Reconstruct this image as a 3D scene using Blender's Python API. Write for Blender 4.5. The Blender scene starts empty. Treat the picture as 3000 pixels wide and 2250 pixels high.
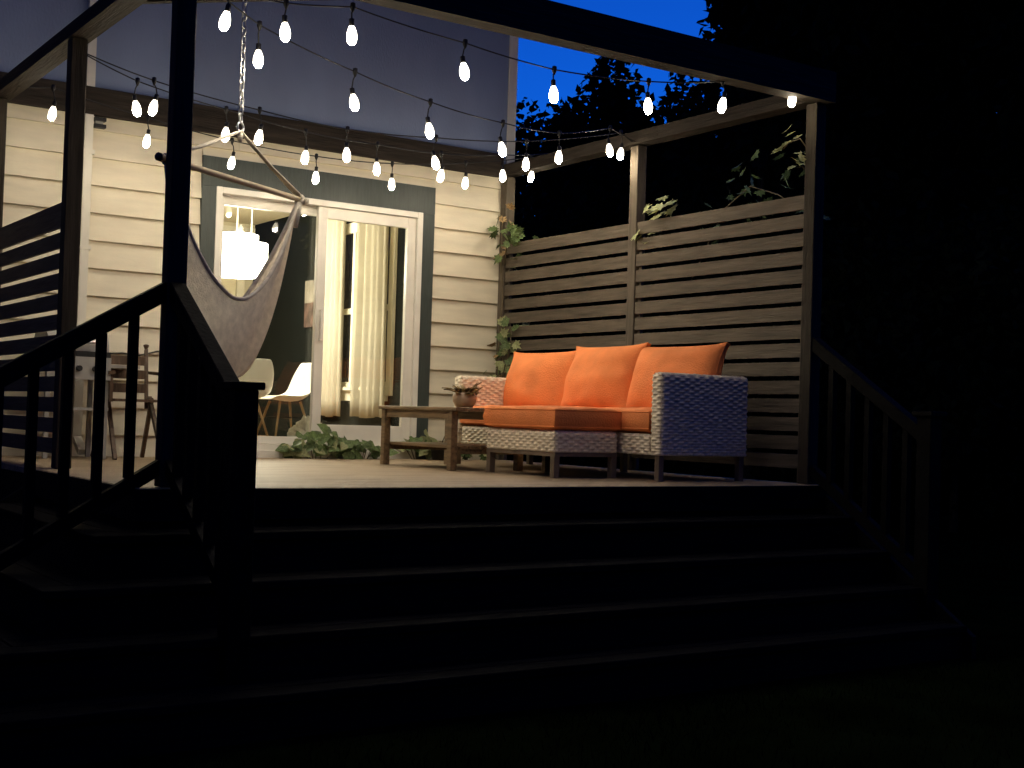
import bpy, math, random
import numpy as np
from mathutils import Vector, Matrix, noise
R = math.radians
random.seed(7); rng = np.random.default_rng(7)
scene = bpy.context.scene
COL = scene.collection

# ------------------------------------------------------------------ camera
CAM = Vector((0.0, -9.7311, 0.3738)); YAW, PITCH, ROLL, FPX = R(34.1943), R(1.4607), R(1.751), 3872.1
fw = Vector((math.sin(YAW)*math.cos(PITCH), math.cos(YAW)*math.cos(PITCH), math.sin(PITCH)))
rt0 = Vector((math.cos(YAW), -math.sin(YAW), 0)); up0 = rt0.cross(fw)
rt = rt0*math.cos(ROLL) + up0*math.sin(ROLL); up = up0*math.cos(ROLL) - rt0*math.sin(ROLL)
cd = bpy.data.cameras.new('camera'); cam = bpy.data.objects.new('camera', cd); COL.objects.link(cam)
cam.matrix_world = Matrix(((rt.x, up.x, -fw.x, CAM.x), (rt.y, up.y, -fw.y, CAM.y), (rt.z, up.z, -fw.z, CAM.z), (0, 0, 0, 1)))
cd.sensor_width = 36; cd.lens = FPX/3000*36; cd.clip_start = .05; cd.clip_end = 2000
scene.camera = cam

# ------------------------------------------------------------------ dusk sky (sun already set behind the trees)
world = bpy.data.worlds.new('World'); scene.world = world; world.use_nodes = True
wn = world.node_tree; wn.nodes.clear()
sky = wn.nodes.new('ShaderNodeTexSky'); sky.sky_type = 'NISHITA'; sky.sun_disc = False
sky.sun_elevation = R(-3.6); sky.sun_rotation = R(52); sky.ozone_density = 4.0; sky.air_density = 1.0; sky.dust_density = .3
wb = wn.nodes.new('ShaderNodeVectorMath'); wb.operation = 'MULTIPLY'      # camera white-balanced to the warm lamps
wb.inputs[1].default_value = (0.035, 0.58, 1.0)
bg = wn.nodes.new('ShaderNodeBackground'); bg.inputs['Strength'].default_value = .35
wo = wn.nodes.new('ShaderNodeOutputWorld')
wn.links.new(sky.outputs[0], wb.inputs[0]); wn.links.new(wb.outputs[0], bg.inputs['Color']); wn.links.new(bg.outputs[0], wo.inputs[0])
scene.view_settings.view_transform = 'Standard'; scene.view_settings.look = 'None'
scene.view_settings.exposure = 3.75; scene.view_settings.gamma = 1
scene.render.engine = 'CYCLES'
scene.cycles.use_denoising = True; scene.cycles.use_light_tree = True
scene.cycles.max_bounces = 8; scene.cycles.transparent_max_bounces = 16
scene.cycles.sample_clamp_indirect = 4.0; scene.cycles.caustics_reflective = False; scene.cycles.caustics_refractive = False

BULB_L = 50.0
SHADE_L = 3.5

# ------------------------------------------------------------------ materials
MATS = {}
def mat(name, col, rough=.6, var=.12, scale=6.0, stretch=(1, 1, 1), bump=0.0, bscale=None, metal=0.0, spec=.4, rnd=0.0, trans=0.0, detail=4):
    m = bpy.data.materials.new(name); m.use_nodes = True; nt = m.node_tree; N = nt.nodes; L = nt.links
    b = N['Principled BSDF']; b.inputs['Roughness'].default_value = rough; b.inputs['Metallic'].default_value = metal
    b.inputs['Specular IOR Level'].default_value = spec
    tc = N.new('ShaderNodeTexCoord'); mp = N.new('ShaderNodeMapping'); mp.inputs['Scale'].default_value = stretch
    L.new(tc.outputs['Object'], mp.inputs['Vector'])
    nz = N.new('ShaderNodeTexNoise'); nz.inputs['Scale'].default_value = scale; nz.inputs['Detail'].default_value = detail
    oi = N.new('ShaderNodeObjectInfo')
    ad = N.new('ShaderNodeVectorMath'); ad.operation = 'ADD'
    ml = N.new('ShaderNodeMath'); ml.operation = 'MULTIPLY'; ml.inputs[1].default_value = 37.0 if rnd else 0.0
    L.new(oi.outputs['Random'], ml.inputs[0]); L.new(mp.outputs[0], ad.inputs[0]); L.new(ml.outputs[0], ad.inputs[1])
    L.new(ad.outputs[0], nz.inputs['Vector'])
    rp = N.new('ShaderNodeValToRGB')
    lo = [max(0, c*(1-var*1.6)) for c in col]; hi = [min(1, c*(1+var*1.6)) for c in col]
    rp.color_ramp.elements[0].position = .3; rp.color_ramp.elements[1].position = .7
    rp.color_ramp.elements[0].color = (*lo, 1); rp.color_ramp.elements[1].color = (*hi, 1)
    L.new(nz.outputs['Fac'], rp.inputs['Fac'])
    out = rp.outputs['Color']
    if rnd:
        hv = N.new('ShaderNodeHueSaturation'); mr = N.new('ShaderNodeMapRange')
        mr.inputs['To Min'].default_value = 1-rnd; mr.inputs['To Max'].default_value = 1+rnd
        L.new(oi.outputs['Random'], mr.inputs['Value']); L.new(mr.outputs[0], hv.inputs['Value']); L.new(out, hv.inputs['Color']); out = hv.outputs['Color']
    L.new(out, b.inputs['Base Color'])
    if bump:
        n2 = N.new('ShaderNodeTexNoise'); n2.inputs['Scale'].default_value = bscale or scale*3; n2.inputs['Detail'].default_value = 5
        L.new(ad.outputs[0], n2.inputs['Vector'])
        bp = N.new('ShaderNodeBump'); bp.inputs['Strength'].default_value = bump; bp.inputs['Distance'].default_value = .02
        L.new(n2.outputs['Fac'], bp.inputs['Height']); L.new(bp.outputs[0], b.inputs['Normal'])
    if trans:
        t = N.new('ShaderNodeBsdfTranslucent'); L.new(out, t.inputs['Color'])
        mx = N.new('ShaderNodeMixShader'); mx.inputs[0].default_value = trans
        L.new(b.outputs[0], mx.inputs[1]); L.new(t.outputs[0], mx.inputs[2]); L.new(mx.outputs[0], N['Material Output'].inputs['Surface'])
    MATS[name] = m
    return m

WX, WY, WZ = (1.2, 14, 14), (14, 1.2, 14), (14, 14, 1.2)
mat('siding', (.68, .62, .48),   .55, .05, 3, (1, 3, 6), .05, 30, rnd=.035)
mat('upper_panel', (.21, .265, .40), .7, .10, 1.2, (1, 1, .5), .15, 60, rnd=.02)  # blue of the dusk skylight is put into this wall colour
mat('corner_white', (.70, .67, .58), .5, .05, 4)
mat('trim_teal', (.045, .056, .051), .5, .10, 5, WZ, .1)
mat('door_white', (.74, .71, .64), .35, .04, 5)
mat('wood_x', (.094, .074, .052), .75, .18, 2.4, WX, .35, 6, rnd=.12)
mat('wood_y', (.094, .074, .052), .75, .18, 2.4, WY, .35, 6, rnd=.12)
mat('wood_z', (.094, .074, .052), .75, .18, 2.4, WZ, .35, 6, rnd=.10)
mat('shaded_wood_x', (.032, .025, .019), .8, .25, 2.4, WX, .35, 6, spec=.2)  # same timber as the screens, shade put into a darker colour
mat('shaded_wood_y', (.032, .025, .019), .8, .25, 2.4, WY, .35, 6, spec=.2)
mat('shaded_wood_z', (.038, .030, .022), .8, .25, 2.4, WZ, .35, 6, spec=.2)
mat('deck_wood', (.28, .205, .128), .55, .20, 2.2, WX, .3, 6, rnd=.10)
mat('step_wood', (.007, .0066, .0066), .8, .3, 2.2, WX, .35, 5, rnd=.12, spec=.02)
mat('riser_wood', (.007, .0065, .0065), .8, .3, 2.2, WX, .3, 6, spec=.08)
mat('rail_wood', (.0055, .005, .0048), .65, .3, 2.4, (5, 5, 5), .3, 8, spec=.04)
mat('table_wood', (.22, .145, .075), .5, .3, 3, WY, .25, 8, rnd=.12)
mat('dark_wood', (.10, .06, .035), .5, .3, 4, WZ, .2)
mat('orange', (.80, .235, .065), .85, .07, 5, (1, 1, 1), .25, 90)
mat('wicker', (.74, .64, .48), .55, .16, 40, (1, 1, 1), .2, 200)
mat('sofa_core', (.12, .10, .09), .8)
mat('sofa_leg', (.16, .12, .085), .5, .2)
mat('black_plastic', (.012, .012, .012), .5, .1)
mat('cotton', (.88, .81, .70), .9, .08, 26, (1, 1, 1), .9, 120, trans=.6)
mat('rope', (.70, .64, .54), .85, .1, 30, (1, 1, 1), .4, 200)
mat('bar_wood', (.50, .40, .26), .5, .15, 5)
mat('steel', (.55, .55, .56), .3, .08, 8, metal=1)
mat('grey_metal', (.35, .34, .32), .4, .1, 6)
mat('pot_clay', (.47, .34, .22), .45, .12, 9)
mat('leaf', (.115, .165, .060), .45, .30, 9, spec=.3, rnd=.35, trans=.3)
mat('leaf_pale', (.34, .36, .17), .5, .2, 9, rnd=.25, trans=.3)
mat('leaf_brown', (.24, .155, .07), .6, .3, 9, rnd=.3, trans=.15)
mat('succulent', (.20, .135, .05), .5, .3, 9, rnd=.35)
mat('stem', (.10, .075, .04), .7, .2)
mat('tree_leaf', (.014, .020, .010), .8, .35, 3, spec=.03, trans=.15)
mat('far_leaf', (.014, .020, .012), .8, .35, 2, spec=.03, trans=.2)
mat('bark', (.05, .04, .03), .9, .3, 5, WZ, .6)
mat('lawn', (.0045, .008, .002), .95, .4, 2.5, (1, 1, 1), .5, 30, spec=0)
mat('blade', (.005, .011, .002), .9, .3, 2, spec=0)
mat('int_cream', (.66, .60, .44), .7, .04, 2)
mat('int_white', (.76, .72, .60), .5, .04, 3)
mat('int_teal', (.009, .011, .010), .9, .1, 2, spec=.05)
mat('int_floor', (.24, .15, .08), .35, .2, 2, WX)
mat('curtain', (.60, .56, .46), .9, .05, 10, (1, 1, .2), trans=.35)
mat('shell', (.82, .80, .74), .3, .02, 3)
mat('beech', (.36, .23, .12), .45, .15, 5, WZ)
mat('night_glass', (.012, .014, .02), .08, 0, 3)
mat('canvas_pale', (.22, .20, .17), .8, .15, 6)
mat('canvas_red', (.09, .055, .045), .8, .5, 9)
mat('plastic_bag', (.62, .62, .58), .25, .2, 8, trans=.35)
mat('roofing', (.06, .055, .05), .9, .2, 6)
mat('foundation', (.10, .10, .10), .9, .2, 4)

def emis(name, col, s, grad=None):
    m = bpy.data.materials.new(name); m.use_nodes = True; nt = m.node_tree; N = nt.nodes; L = nt.links
    N.remove(N['Principled BSDF']); e = N.new('ShaderNodeEmission'); e.inputs['Color'].default_value = (*col, 1)
    e.inputs['Strength'].default_value = s
    if grad:      # the light pipe inside these bulbs throws most light out of the lower half of the glass
        g = N.new('ShaderNodeNewGeometry'); sp = N.new('ShaderNodeSeparateXYZ'); mr = N.new('ShaderNodeMapRange')
        L.new(g.outputs['Normal'], sp.inputs[0]); L.new(sp.outputs['Z'], mr.inputs['Value'])
        mr.inputs['From Min'].default_value = -.12; mr.inputs['From Max'].default_value = -.95
        mr.inputs['To Min'].default_value = s*grad; mr.inputs['To Max'].default_value = s
        L.new(mr.outputs[0], e.inputs['Strength'])
    L.new(e.outputs[0], N['Material Output'].inputs['Surface']); MATS[name] = m
emis('bulb_glow', (1.0, .87, .64), BULB_L, .014)
emis('dim_bulb_glow', (1.0, .87, .64), BULB_L*.34, .09)      # front strand turned down to leave steps, rail and screen corner dark
emis('shade_glow', (1.0, .89, .68), SHADE_L)
emis('diffuser_glow', (1.0, .90, .70), SHADE_L*2.5)
def glass():
    m = bpy.data.materials.new('glass'); m.use_nodes = True; nt = m.node_tree; N = nt.nodes; L = nt.links
    N.remove(N['Principled BSDF']); t = N.new('ShaderNodeBsdfTransparent'); t.inputs['Color'].default_value = (.93, .95, .94, 1)
    g = N.new('ShaderNodeBsdfGlossy'); g.inputs['Roughness'].default_value = .02
    f = N.new('ShaderNodeFresnel'); f.inputs['IOR'].default_value = 1.45
    mx = N.new('ShaderNodeMixShader'); L.new(f.outputs[0], mx.inputs[0]); L.new(t.outputs[0], mx.inputs[1]); L.new(g.outputs[0], mx.inputs[2])
    L.new(mx.outputs[0], N['Material Output'].inputs['Surface']); MATS['glass'] = m
glass()

# ------------------------------------------------------------------ mesh helpers
class MB:
    def __init__(s): s.v = []; s.f = []
    def add(s, V, F):
        o = len(s.v); s.v += [tuple(map(float, q)) for q in V]; s.f += [tuple(int(i)+o for i in q) for q in F]; return s
    def box(s, x0, x1, y0, y1, z0, z1):
        return s.add([(x0,y0,z0),(x1,y0,z0),(x1,y1,z0),(x0,y1,z0),(x0,y0,z1),(x1,y0,z1),(x1,y1,z1),(x0,y1,z1)],
                     [(0,3,2,1),(4,5,6,7),(0,1,5,4),(1,2,6,5),(2,3,7,6),(3,0,4,7)])
    def bar(s, a, b, w, h, upv=(0, 0, 1), w2=None, h2=None):
        a = Vector(a); b = Vector(b); d = (b-a).normalized(); u = Vector(upv)
        if abs(d.dot(u)) > .99: u = Vector((0, 1, 0))
        sx = d.cross(u).normalized(); uz = sx.cross(d)
        V = []
        for p, ww, hh in ((a, w, h), (b, w2 or w, h2 or h)):
            for i, j in ((-1,-1),(1,-1),(1,1),(-1,1)): V.append(p + sx*(i*ww/2) + uz*(j*hh/2))
        return s.add(V, [(0,1,2,3),(7,6,5,4),(0,4,5,1),(1,5,6,2),(2,6,7,3),(3,7,4,0)])
    def vbar(s, a, b, w, h):            # sloping rail whose ends are cut plumb
        a = Vector(a); b = Vector(b); d = (b-a); d.z = 0; d.normalize(); sx = Vector((d.y, -d.x, 0))
        V = []
        for p in (a, b):
            for i, j in ((-1,-1),(1,-1),(1,1),(-1,1)): V.append(p + sx*(i*w/2) + Vector((0,0,1))*(j*h/2))
        return s.add(V, [(0,1,2,3),(7,6,5,4),(0,4,5,1),(1,5,6,2),(2,6,7,3),(3,7,4,0)])
    def tube(s, pts, r, n=8, caps=True):
        pts = [Vector(p) for p in pts]; rs = r if isinstance(r, (list, tuple)) else [r]*len(pts)
        V = []; ref = None
        for i, p in enumerate(pts):
            d = (pts[min(i+1, len(pts)-1)] - pts[max(i-1, 0)])
            if d.length < 1e-9: d = Vector((0, 0, 1))
            d.normalize()
            if ref is None:
                ref = Vector((0, 0, 1)) if abs(d.z) < .9 else Vector((1, 0, 0))
            a = (ref - d*ref.dot(d)).normalized(); ref = a; b = d.cross(a)
            for k in range(n):
                t = 2*math.pi*k/n; V.append(p + (a*math.cos(t) + b*math.sin(t))*rs[i])
        F = []
        for i in range(len(pts)-1):
            for k in range(n):
                F.append((i*n+k, i*n+(k+1) % n, (i+1)*n+(k+1) % n, (i+1)*n+k))
        if caps: F += [tuple(range(n-1, -1, -1)), tuple(range((len(pts)-1)*n, len(pts)*n))]
        return s.add(V, F)
    def lathe(s, prof, c=(0, 0, 0), n=16, close=True):
        V = []; F = []
        for r, z in prof:
            for k in range(n):
                t = 2*math.pi*k/n; V.append((c[0]+r*math.cos(t), c[1]+r*math.sin(t), c[2]+z))
        for i in range(len(prof)-1):
            for k in range(n): F.append((i*n+k, i*n+(k+1) % n, (i+1)*n+(k+1) % n, (i+1)*n+k))
        if close: F += [tuple(range(n-1, -1, -1)), tuple(range((len(prof)-1)*n, len(prof)*n))]
        return s.add(V, F)
    def grid(s, P, nu, nv):
        return s.add(P, [(i*nv+j, (i+1)*nv+j, (i+1)*nv+j+1, i*nv+j+1) for i in range(nu-1) for j in range(nv-1)])
    def mesh(s, name, m, smooth=False, off=(0, 0, 0)):
        me = bpy.data.meshes.new(name); ox, oy, oz = off
        me.from_pydata([(a-ox, b-oy, c-oz) for a, b, c in s.v], [], s.f); me.materials.append(MATS[m])
        if smooth: me.polygons.foreach_set('use_smooth', [True]*len(me.polygons))
        me.update(); return me
def root_loc(o):
    p = Vector((0, 0, 0))
    while o: p = p + o.location; o = o.parent
    return p
def link(name, me, parent=None, loc=None, **props):
    o = bpy.data.objects.new(name, me); COL.objects.link(o)
    if parent: o.parent = parent
    if loc is not None: o.location = loc
    for k, v in props.items(): o[k] = v
    return o
def build(mb, name, m, parent=None, smooth=False, **props):
    return link(name, mb.mesh(name, m, smooth, root_loc(parent) if parent else (0, 0, 0)), parent, None, **props)
def thing(name, label, cat, loc=(0, 0, 0), group=None):
    o = bpy.data.objects.new(name, None); COL.objects.link(o); o.location = loc; o.empty_display_size = .1
    o['label'] = label; o['category'] = cat
    if group: o['group'] = group
    return o
def solid(o, t, off=0):
    md = o.modifiers.new('solid', 'SOLIDIFY'); md.thickness = t; md.offset = off
def bevel(o, w=.004, seg=2):
    md = o.modifiers.new('bevel', 'BEVEL'); md.width = w; md.segments = seg
def rots(o, e): o.rotation_euler = e

GZ = -.925                       # lawn level, deck top is z = 0
E, Z0 = .203, 1.984              # siding exposure
DX0, DX1, DY0 = 1.997, 6.52, -3.80
RISE, TREAD = .185, .281

# ------------------------------------------------------------------ ground
def lawn():
    n = 90; xs = np.sinh(np.linspace(-4.5, 4.5, n))*8+2; ys = np.sinh(np.linspace(-4.5, 4.5, n))*8-4
    P = [(x, y, GZ + (.03*noise.noise((x*.6, y*.6, 0)) if abs(x) < 30 and abs(y) < 30 else 0)) for x in xs for y in ys]
    o = build(MB().grid(P, n, n), 'lawn', 'lawn', None, True, kind='structure')
lawn()
def grass():
    N = 42000
    x = rng.uniform(-2.5, 9.5, N); y = rng.uniform(-9.2, -4.75, N)
    keep = ~((x > 1.0) & (x < 6.6) & (y > -5.0)); x, y = x[keep], y[keep]; N = len(x)
    h = rng.uniform(.03, .075, N); a = rng.uniform(0, 6.28, N); w = rng.uniform(.002, .004, N)
    lx, ly = rng.normal(0, .022, N), rng.normal(0, .022, N); z = np.full(N, GZ-.012)
    V = np.stack([np.stack([x-np.cos(a)*w, y-np.sin(a)*w, z], 1), np.stack([x+np.cos(a)*w, y+np.sin(a)*w, z], 1), np.stack([x+lx, y+ly, z+h], 1)], 1).reshape(-1, 3)
    me = bpy.data.meshes.new('grass'); me.from_pydata(V.tolist(), [], np.arange(3*N).reshape(-1, 3).tolist()); me.materials.append(MATS['blade'])
    link('grass', me, kind='stuff', label='short dark lawn grass in front of the deck steps', category='grass')
grass()

# ------------------------------------------------------------------ house
house = thing('house', 'cream lap-sided house with white patio door and grey-teal door trim', 'house', (4.6, 0, 0))
HX0, HX1, HZ1 = -1.6, 6.55, 5.3
OX0, OX1, OZ1 = 3.785, 5.628, 2.09          # door frame outer
b = MB()
b.box(HX0, OX0, .014, .15, -.12, HZ1).box(OX1, HX1-.01, .014, .15, -.12, HZ1).box(OX0, OX1, .014, .15, OZ1, HZ1).box(OX0, OX1, .014, .15, -.12, -.005)
b.box(HX1-.15, HX1-.01, .151, 7.0, -.12, HZ1)
build(b, 'wall', 'siding', house)
build(MB().box(HX0, HX1-.005, .03, 7.0, GZ-.1, -.121), 'foundation', 'foundation', house)
build(MB().box(HX0-.4, HX1+.4, -.4, 7.4, HZ1, HZ1+.16), 'roof', 'roofing', house)
def siding(x0, x1, za, zb):
    zb0 = max(za, -.1); t = (zb0-za)/(zb-za)
    # wedge shaped lap board: thick proud butt below, thin top tucked under the next board
    yb, yt = -.021, .008
    yl = yb + (yt-yb)*t
    return MB().add([(x0,yl,zb0),(x1,yl,zb0),(x1,.013,zb0),(x0,.013,zb0),(x0,yt,zb),(x1,yt,zb),(x1,.013,zb),(x0,.013,zb)],
                    [(0,3,2,1),(4,5,6,7),(0,1,5,4),(1,2,6,5),(2,3,7,6),(3,0,4,7)])
TX0, TX1, TZ1 = 3.67, 5.742, 2.316          # trim outer
k = 0
for i in range(-10, 17):
    za = Z0 + i*E; zb = za + E
    if za < -.1 - E*.9: continue
    cuts = []
    j = [.9, 2.05, 1.5, .35, 2.3, 1.1][i % 6] - .6*(i % 3)
    if za < TZ1 - .001:
        cuts = [(HX0, j), (j+.002, TX0-.001), (TX1+.001, 6.465)]
        if zb > TZ1: cuts.append((TX0, TX1, TZ1+.002))
    else:
        if za > 2.6: continue
        cuts = [(HX0, j), (j+.002, j+3.66), (j+3.662, 6.465)]
        if zb > 2.6: zb = 2.6
    for c in cuts:
        if c[1]-c[0] < .05: continue
        build(siding(c[0], c[1], c[2] if len(c) > 2 else za, zb), 'siding_board', 'siding', house)
for xa in np.arange(HX0, 6.46, 4.385):
    for za, zb in ((2.602, 4.02), (4.024, HZ1-.004)):
        build(MB().box(xa, min(xa+4.382, 6.465), -.012, .013, za, zb), 'wall_panel', 'upper_panel', house)
build(MB().box(6.467, 6.552, -.0235, .1505, -.12, HZ1-.002), 'corner_board', 'corner_white', house)
b = MB().box(TX0, OX0-.002, -.030, .0135, -.04, TZ1-.232); build(b, 'door_trim', 'trim_teal', house)
b = MB().box(OX1+.002, TX1, -.030, .0135, -.04, TZ1-.232); build(b, 'door_trim', 'trim_teal', house)
b = MB().box(TX0, TX1, -.031, .0135, TZ1-.23, TZ1); build(b, 'door_trim', 'trim_teal', house)
# patio door
door = thing('patio_door', 'white sliding glass patio door with a lit dining room behind', 'door', (4.706, 0, 0))
fb = MB()
fb.box(OX0, OX0+.05, -.035, .12, .0, OZ1).box(OX1-.05, OX1, -.035, .12, .0, OZ1).box(OX0+.05, OX1-.05, -.034, .12, OZ1-.05, OZ1-.001)
fr = build(fb, 'frame', 'door_white', door); bevel(fr)
sl = build(MB().box(OX0+.05, OX1-.05, -.07, .12, -.002, .058).box(OX0+.05, OX1-.05, -.045, .11, .0585, .105), 'sill', 'door_white', door)
def panel(x0, x1, y0, y1, st, bot, top):
    z0, z1 = .107, OZ1-.052
    m = MB().box(x0, x0+st, y0, y1, z0, z1).box(x1-st, x1, y0, y1, z0, z1).box(x0+st, x1-st, y0+.001, y1-.001, z0, z0+bot).box(x0+st, x1-st, y0+.001, y1-.001, z1-top, z1)
    p = build(m, 'sliding_panel', 'door_white', door); bevel(p, .003)
    ym = (y0+y1)/2
    build(MB().box(x0+st-.004, x1-st+.004, ym-.003, ym+.003, z0+bot-.004, z1-top+.004), 'pane', 'glass', p)
    return p
panel(OX0+.051, 4.745, .06, .10, .05, .06, .07)
p2 = panel(4.668, OX1-.051, -.005, .04, .078, .165, .09)
build(MB().box(4.70, 4.715, -.045, -.005, .95, 1.2).box(4.695, 4.72, -.055, -.045, .95, 1.2), 'handle', 'door_white', p2)

# ledger beam on the house
# ------------------------------------------------------------------ pergola
perg = thing('pergola', 'open timber pergola standing over the deck, unlit posts and beams coloured darker', 'pergola', (4.3, -1.9, 0))
PW = .092
POSTS = {'fl': (2.155, -3.715), 'ml': (2.150, -1.975), 'bl': (2.150, -.085), 'fr': (6.456, -3.685), 'mr': (6.456, -1.87), 'br': (6.456, -.075)}
for kx, (x, y) in POSTS.items():
    z1 = 2.49
    o = build(MB().box(x-PW/2, x+PW/2, y-PW/2, y+PW/2, .003, z1), 'post', 'shaded_wood_z' if x < 4 or kx == 'fr' else 'wood_z', perg); bevel(o, .006)  # posts with unlit outer faces get the darkened wood copy
o = build(MB().box(2.06, 6.515, -3.80, -3.764, 2.492, 2.692).box(2.06, 6.515, -3.7635, -3.668, 2.493, 2.68), 'beam', 'shaded_wood_x', perg)
o = build(MB().box(2.05, 6.41, -.064, -.0205, 2.487, 2.690), 'ledger_board', 'shaded_wood_x', perg)
o = build(MB().box(2.095, 2.225, -3.667, -.0605, 2.492, 2.572), 'beam', 'shaded_wood_y', perg)
o = build(MB().box(6.405, 6.535, -3.667, -.0605, 2.503, 2.60), 'beam', 'shaded_wood_y', perg)
o = build(MB().bar((2.17, -2.84, 2.5345), (3.115, -3.735, 2.5345), .04, .075), 'corner_brace', 'shaded_wood_x', perg)

# ------------------------------------------------------------------ deck and wrap-around steps
deck = thing('deck', 'raised timber deck with tan boards and dark steps wrapping two sides', 'deck', (4.2, -1.9, 0))
nb = 27; pitch = (0.0-DY0)/nb
for i in range(nb):
    y0 = DY0 + i*pitch
    x0, x1 = (DX0, DX1)
    bo = MB().box(x0, x1, y0+.003, y0+pitch-.003 if i < nb-1 else -.0465, -.036, 0)
    o = build(bo, 'deck_board', 'deck_wood', deck); bevel(o, .003, 1)
LY = -2.06                       # back end of the side steps
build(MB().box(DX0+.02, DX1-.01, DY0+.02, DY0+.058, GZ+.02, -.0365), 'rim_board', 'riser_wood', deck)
build(MB().box(DX0-.018, DX1+.002, DY0-.018, DY0-.001, -.15, -.004), 'dark_edge_strip', 'riser_wood', deck)  # dark strip added to cover the skylit edges of the deck boards
build(MB().box(DX0-.018, DX0-.001, DY0-.0005, LY, -.15, -.004), 'dark_edge_strip', 'riser_wood', deck)
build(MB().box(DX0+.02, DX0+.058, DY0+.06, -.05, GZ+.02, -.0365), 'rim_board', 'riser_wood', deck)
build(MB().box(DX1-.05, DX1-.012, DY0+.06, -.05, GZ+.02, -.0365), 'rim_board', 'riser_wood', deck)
for k in range(1, 5):
    z = -k*RISE
    yf, yb = DY0 - k*TREAD, DY0 - (k-1)*TREAD
    xl, xr = DX0 - k*TREAD, DX0 - (k-1)*TREAD
    for h in range(2):           # two boards to each tread
        a0 = yf + h*TREAD/2 + (.003 if h else 0); a1 = yf + (h+1)*TREAD/2 + (.018 if h else -.003)
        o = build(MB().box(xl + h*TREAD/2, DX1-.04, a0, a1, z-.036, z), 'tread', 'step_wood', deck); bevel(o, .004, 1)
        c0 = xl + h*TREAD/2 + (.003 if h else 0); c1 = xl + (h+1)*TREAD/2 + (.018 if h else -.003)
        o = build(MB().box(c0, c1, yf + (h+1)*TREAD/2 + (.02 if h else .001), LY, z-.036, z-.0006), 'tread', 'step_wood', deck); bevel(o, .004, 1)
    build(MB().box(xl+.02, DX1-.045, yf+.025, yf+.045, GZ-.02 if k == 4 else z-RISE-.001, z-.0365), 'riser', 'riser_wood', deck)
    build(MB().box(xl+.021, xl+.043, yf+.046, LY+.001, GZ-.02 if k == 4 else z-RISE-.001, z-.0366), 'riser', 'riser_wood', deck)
def stringer(pts, axis, c0, c1):
    n = len(pts); V = []
    for c in (c0, c1):
        for a, z in pts: V.append((a, c, z) if axis == 'y' else (c, a, z))
    return MB().add(V, [tuple(range(n)), tuple(range(2*n-1, n-1, -1))] + [(i, (i+1) % n, n+(i+1) % n, n+i) for i in range(n)])
pts = [(DY0+.02, -.04), (DY0-4.1*TREAD, -4*RISE-.06), (DY0-4.1*TREAD, GZ-.03), (DY0+.02, GZ-.03)]
build(stringer(pts, 'x', DX1-.038, DX1+.002), 'stringer', 'riser_wood', deck)
pts = [(DX0+.019, -.04), (DX0-4.1*TREAD, -4*RISE-.06), (DX0-4.1*TREAD, GZ-.03), (DX0+.019, GZ-.03)]
build(stringer(pts, 'y', LY+.002, LY+.042), 'stringer', 'riser_wood', deck)

# ------------------------------------------------------------------ privacy screens
def screen(name, label, x, spans, gap0, pit, top, nslat, gap=.03, th=.022):
    t = thing(name, label, 'fence', (x, -1.9, 0), 'slatted privacy screens at the deck sides')
    for (y0, y1) in spans:
        for i in range(nslat):
            zt = top if i == 0 else gap0 - (i-1)*pit - gap/2
            zb = gap0 - i*pit + gap/2
            if zb < .02: zb = .02
            dx = random.uniform(-.002, .002)
            o = build(MB().box(x-th/2+dx, x+th/2+dx, y0, y1, zb, zt + random.uniform(-.002, .002)), 'slat', 'wood_y', t)
        for yy in (y0+.018, y1-.018):
            build(MB().box(x+th/2+.003, x+th/2+.033, yy-.017, yy+.017, .01, top-.02), 'batten', 'wood_z', t)
    return t
screen('privacy_screen', 'tan slatted privacy screen behind the orange sofa', 6.432, [(-1.823, -.122), (-3.638, -1.917)], 1.787, .1217, 1.897, 15)
screen('privacy_screen', 'dark slatted privacy screen at the left edge, seen against the lit siding', 2.150, [(-1.928, -.132)], 1.400, .1212, 1.562, 12, gap=.032)

# ------------------------------------------------------------------ stair railings
def railing(label, a, b, base_a, slope, newel, nbal, loc, newel_h=.455):
    """a,b: xy start and end; rail top at a = .955, falls with slope"""
    t = thing('stair_railing', label, 'railing', loc, 'railings down the deck steps')
    A = Vector((a[0], a[1], .955-.045)); d = Vector((b[0]-a[0], b[1]-a[1], 0)); Ln = d.length; d.normalize()
    B = Vector((b[0], b[1], .955-.045-slope*Ln))
    o = build(MB().vbar(A, B, .075, .095), 'top_rail', 'rail_wood', t); bevel(o, .004, 1)
    C = Vector((a[0], a[1], .09)); D = Vector((b[0], b[1], .09-slope*Ln))
    build(MB().vbar(C, D, .05, .075), 'bottom_rail', 'rail_wood', t)
    for i in range(nbal):
        s = base_a + i*.1465
        if s > Ln-.05: break
        p = A + d*s; zt = p.z - slope*s - .04; zb = .09 - slope*s + .035
        build(MB().box(p.x-.02, p.x+.02, p.y-.02, p.y+.02, zb, zt), 'baluster', 'rail_wood', t)
    n = newel
    o = build(MB().box(n[0]-.052, n[0]+.052, n[1]-.052, n[1]+.052, GZ-.03, newel_h), 'newel_post', 'rail_wood', t); bevel(o, .004, 1)
    o = build(MB().box(n[0]-.072, n[0]+.072, n[1]-.072, n[1]+.072, newel_h+.0005, newel_h+.032), 'newel_cap', 'rail_wood', t); bevel(o, .006, 2)
    return t
railing('black stair railing with capped newel below the hammock chair', (2.155, -3.763), (2.135, -4.572), .10, .63, (2.133, -4.626), 6, (2.15, -4.2, GZ))
railing('dark stair railing running off the left edge of the picture', (2.107, -3.715), (1.22, -3.715), .135, .60, (1.165, -3.715), 8, (1.7, -3.715, GZ))
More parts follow.
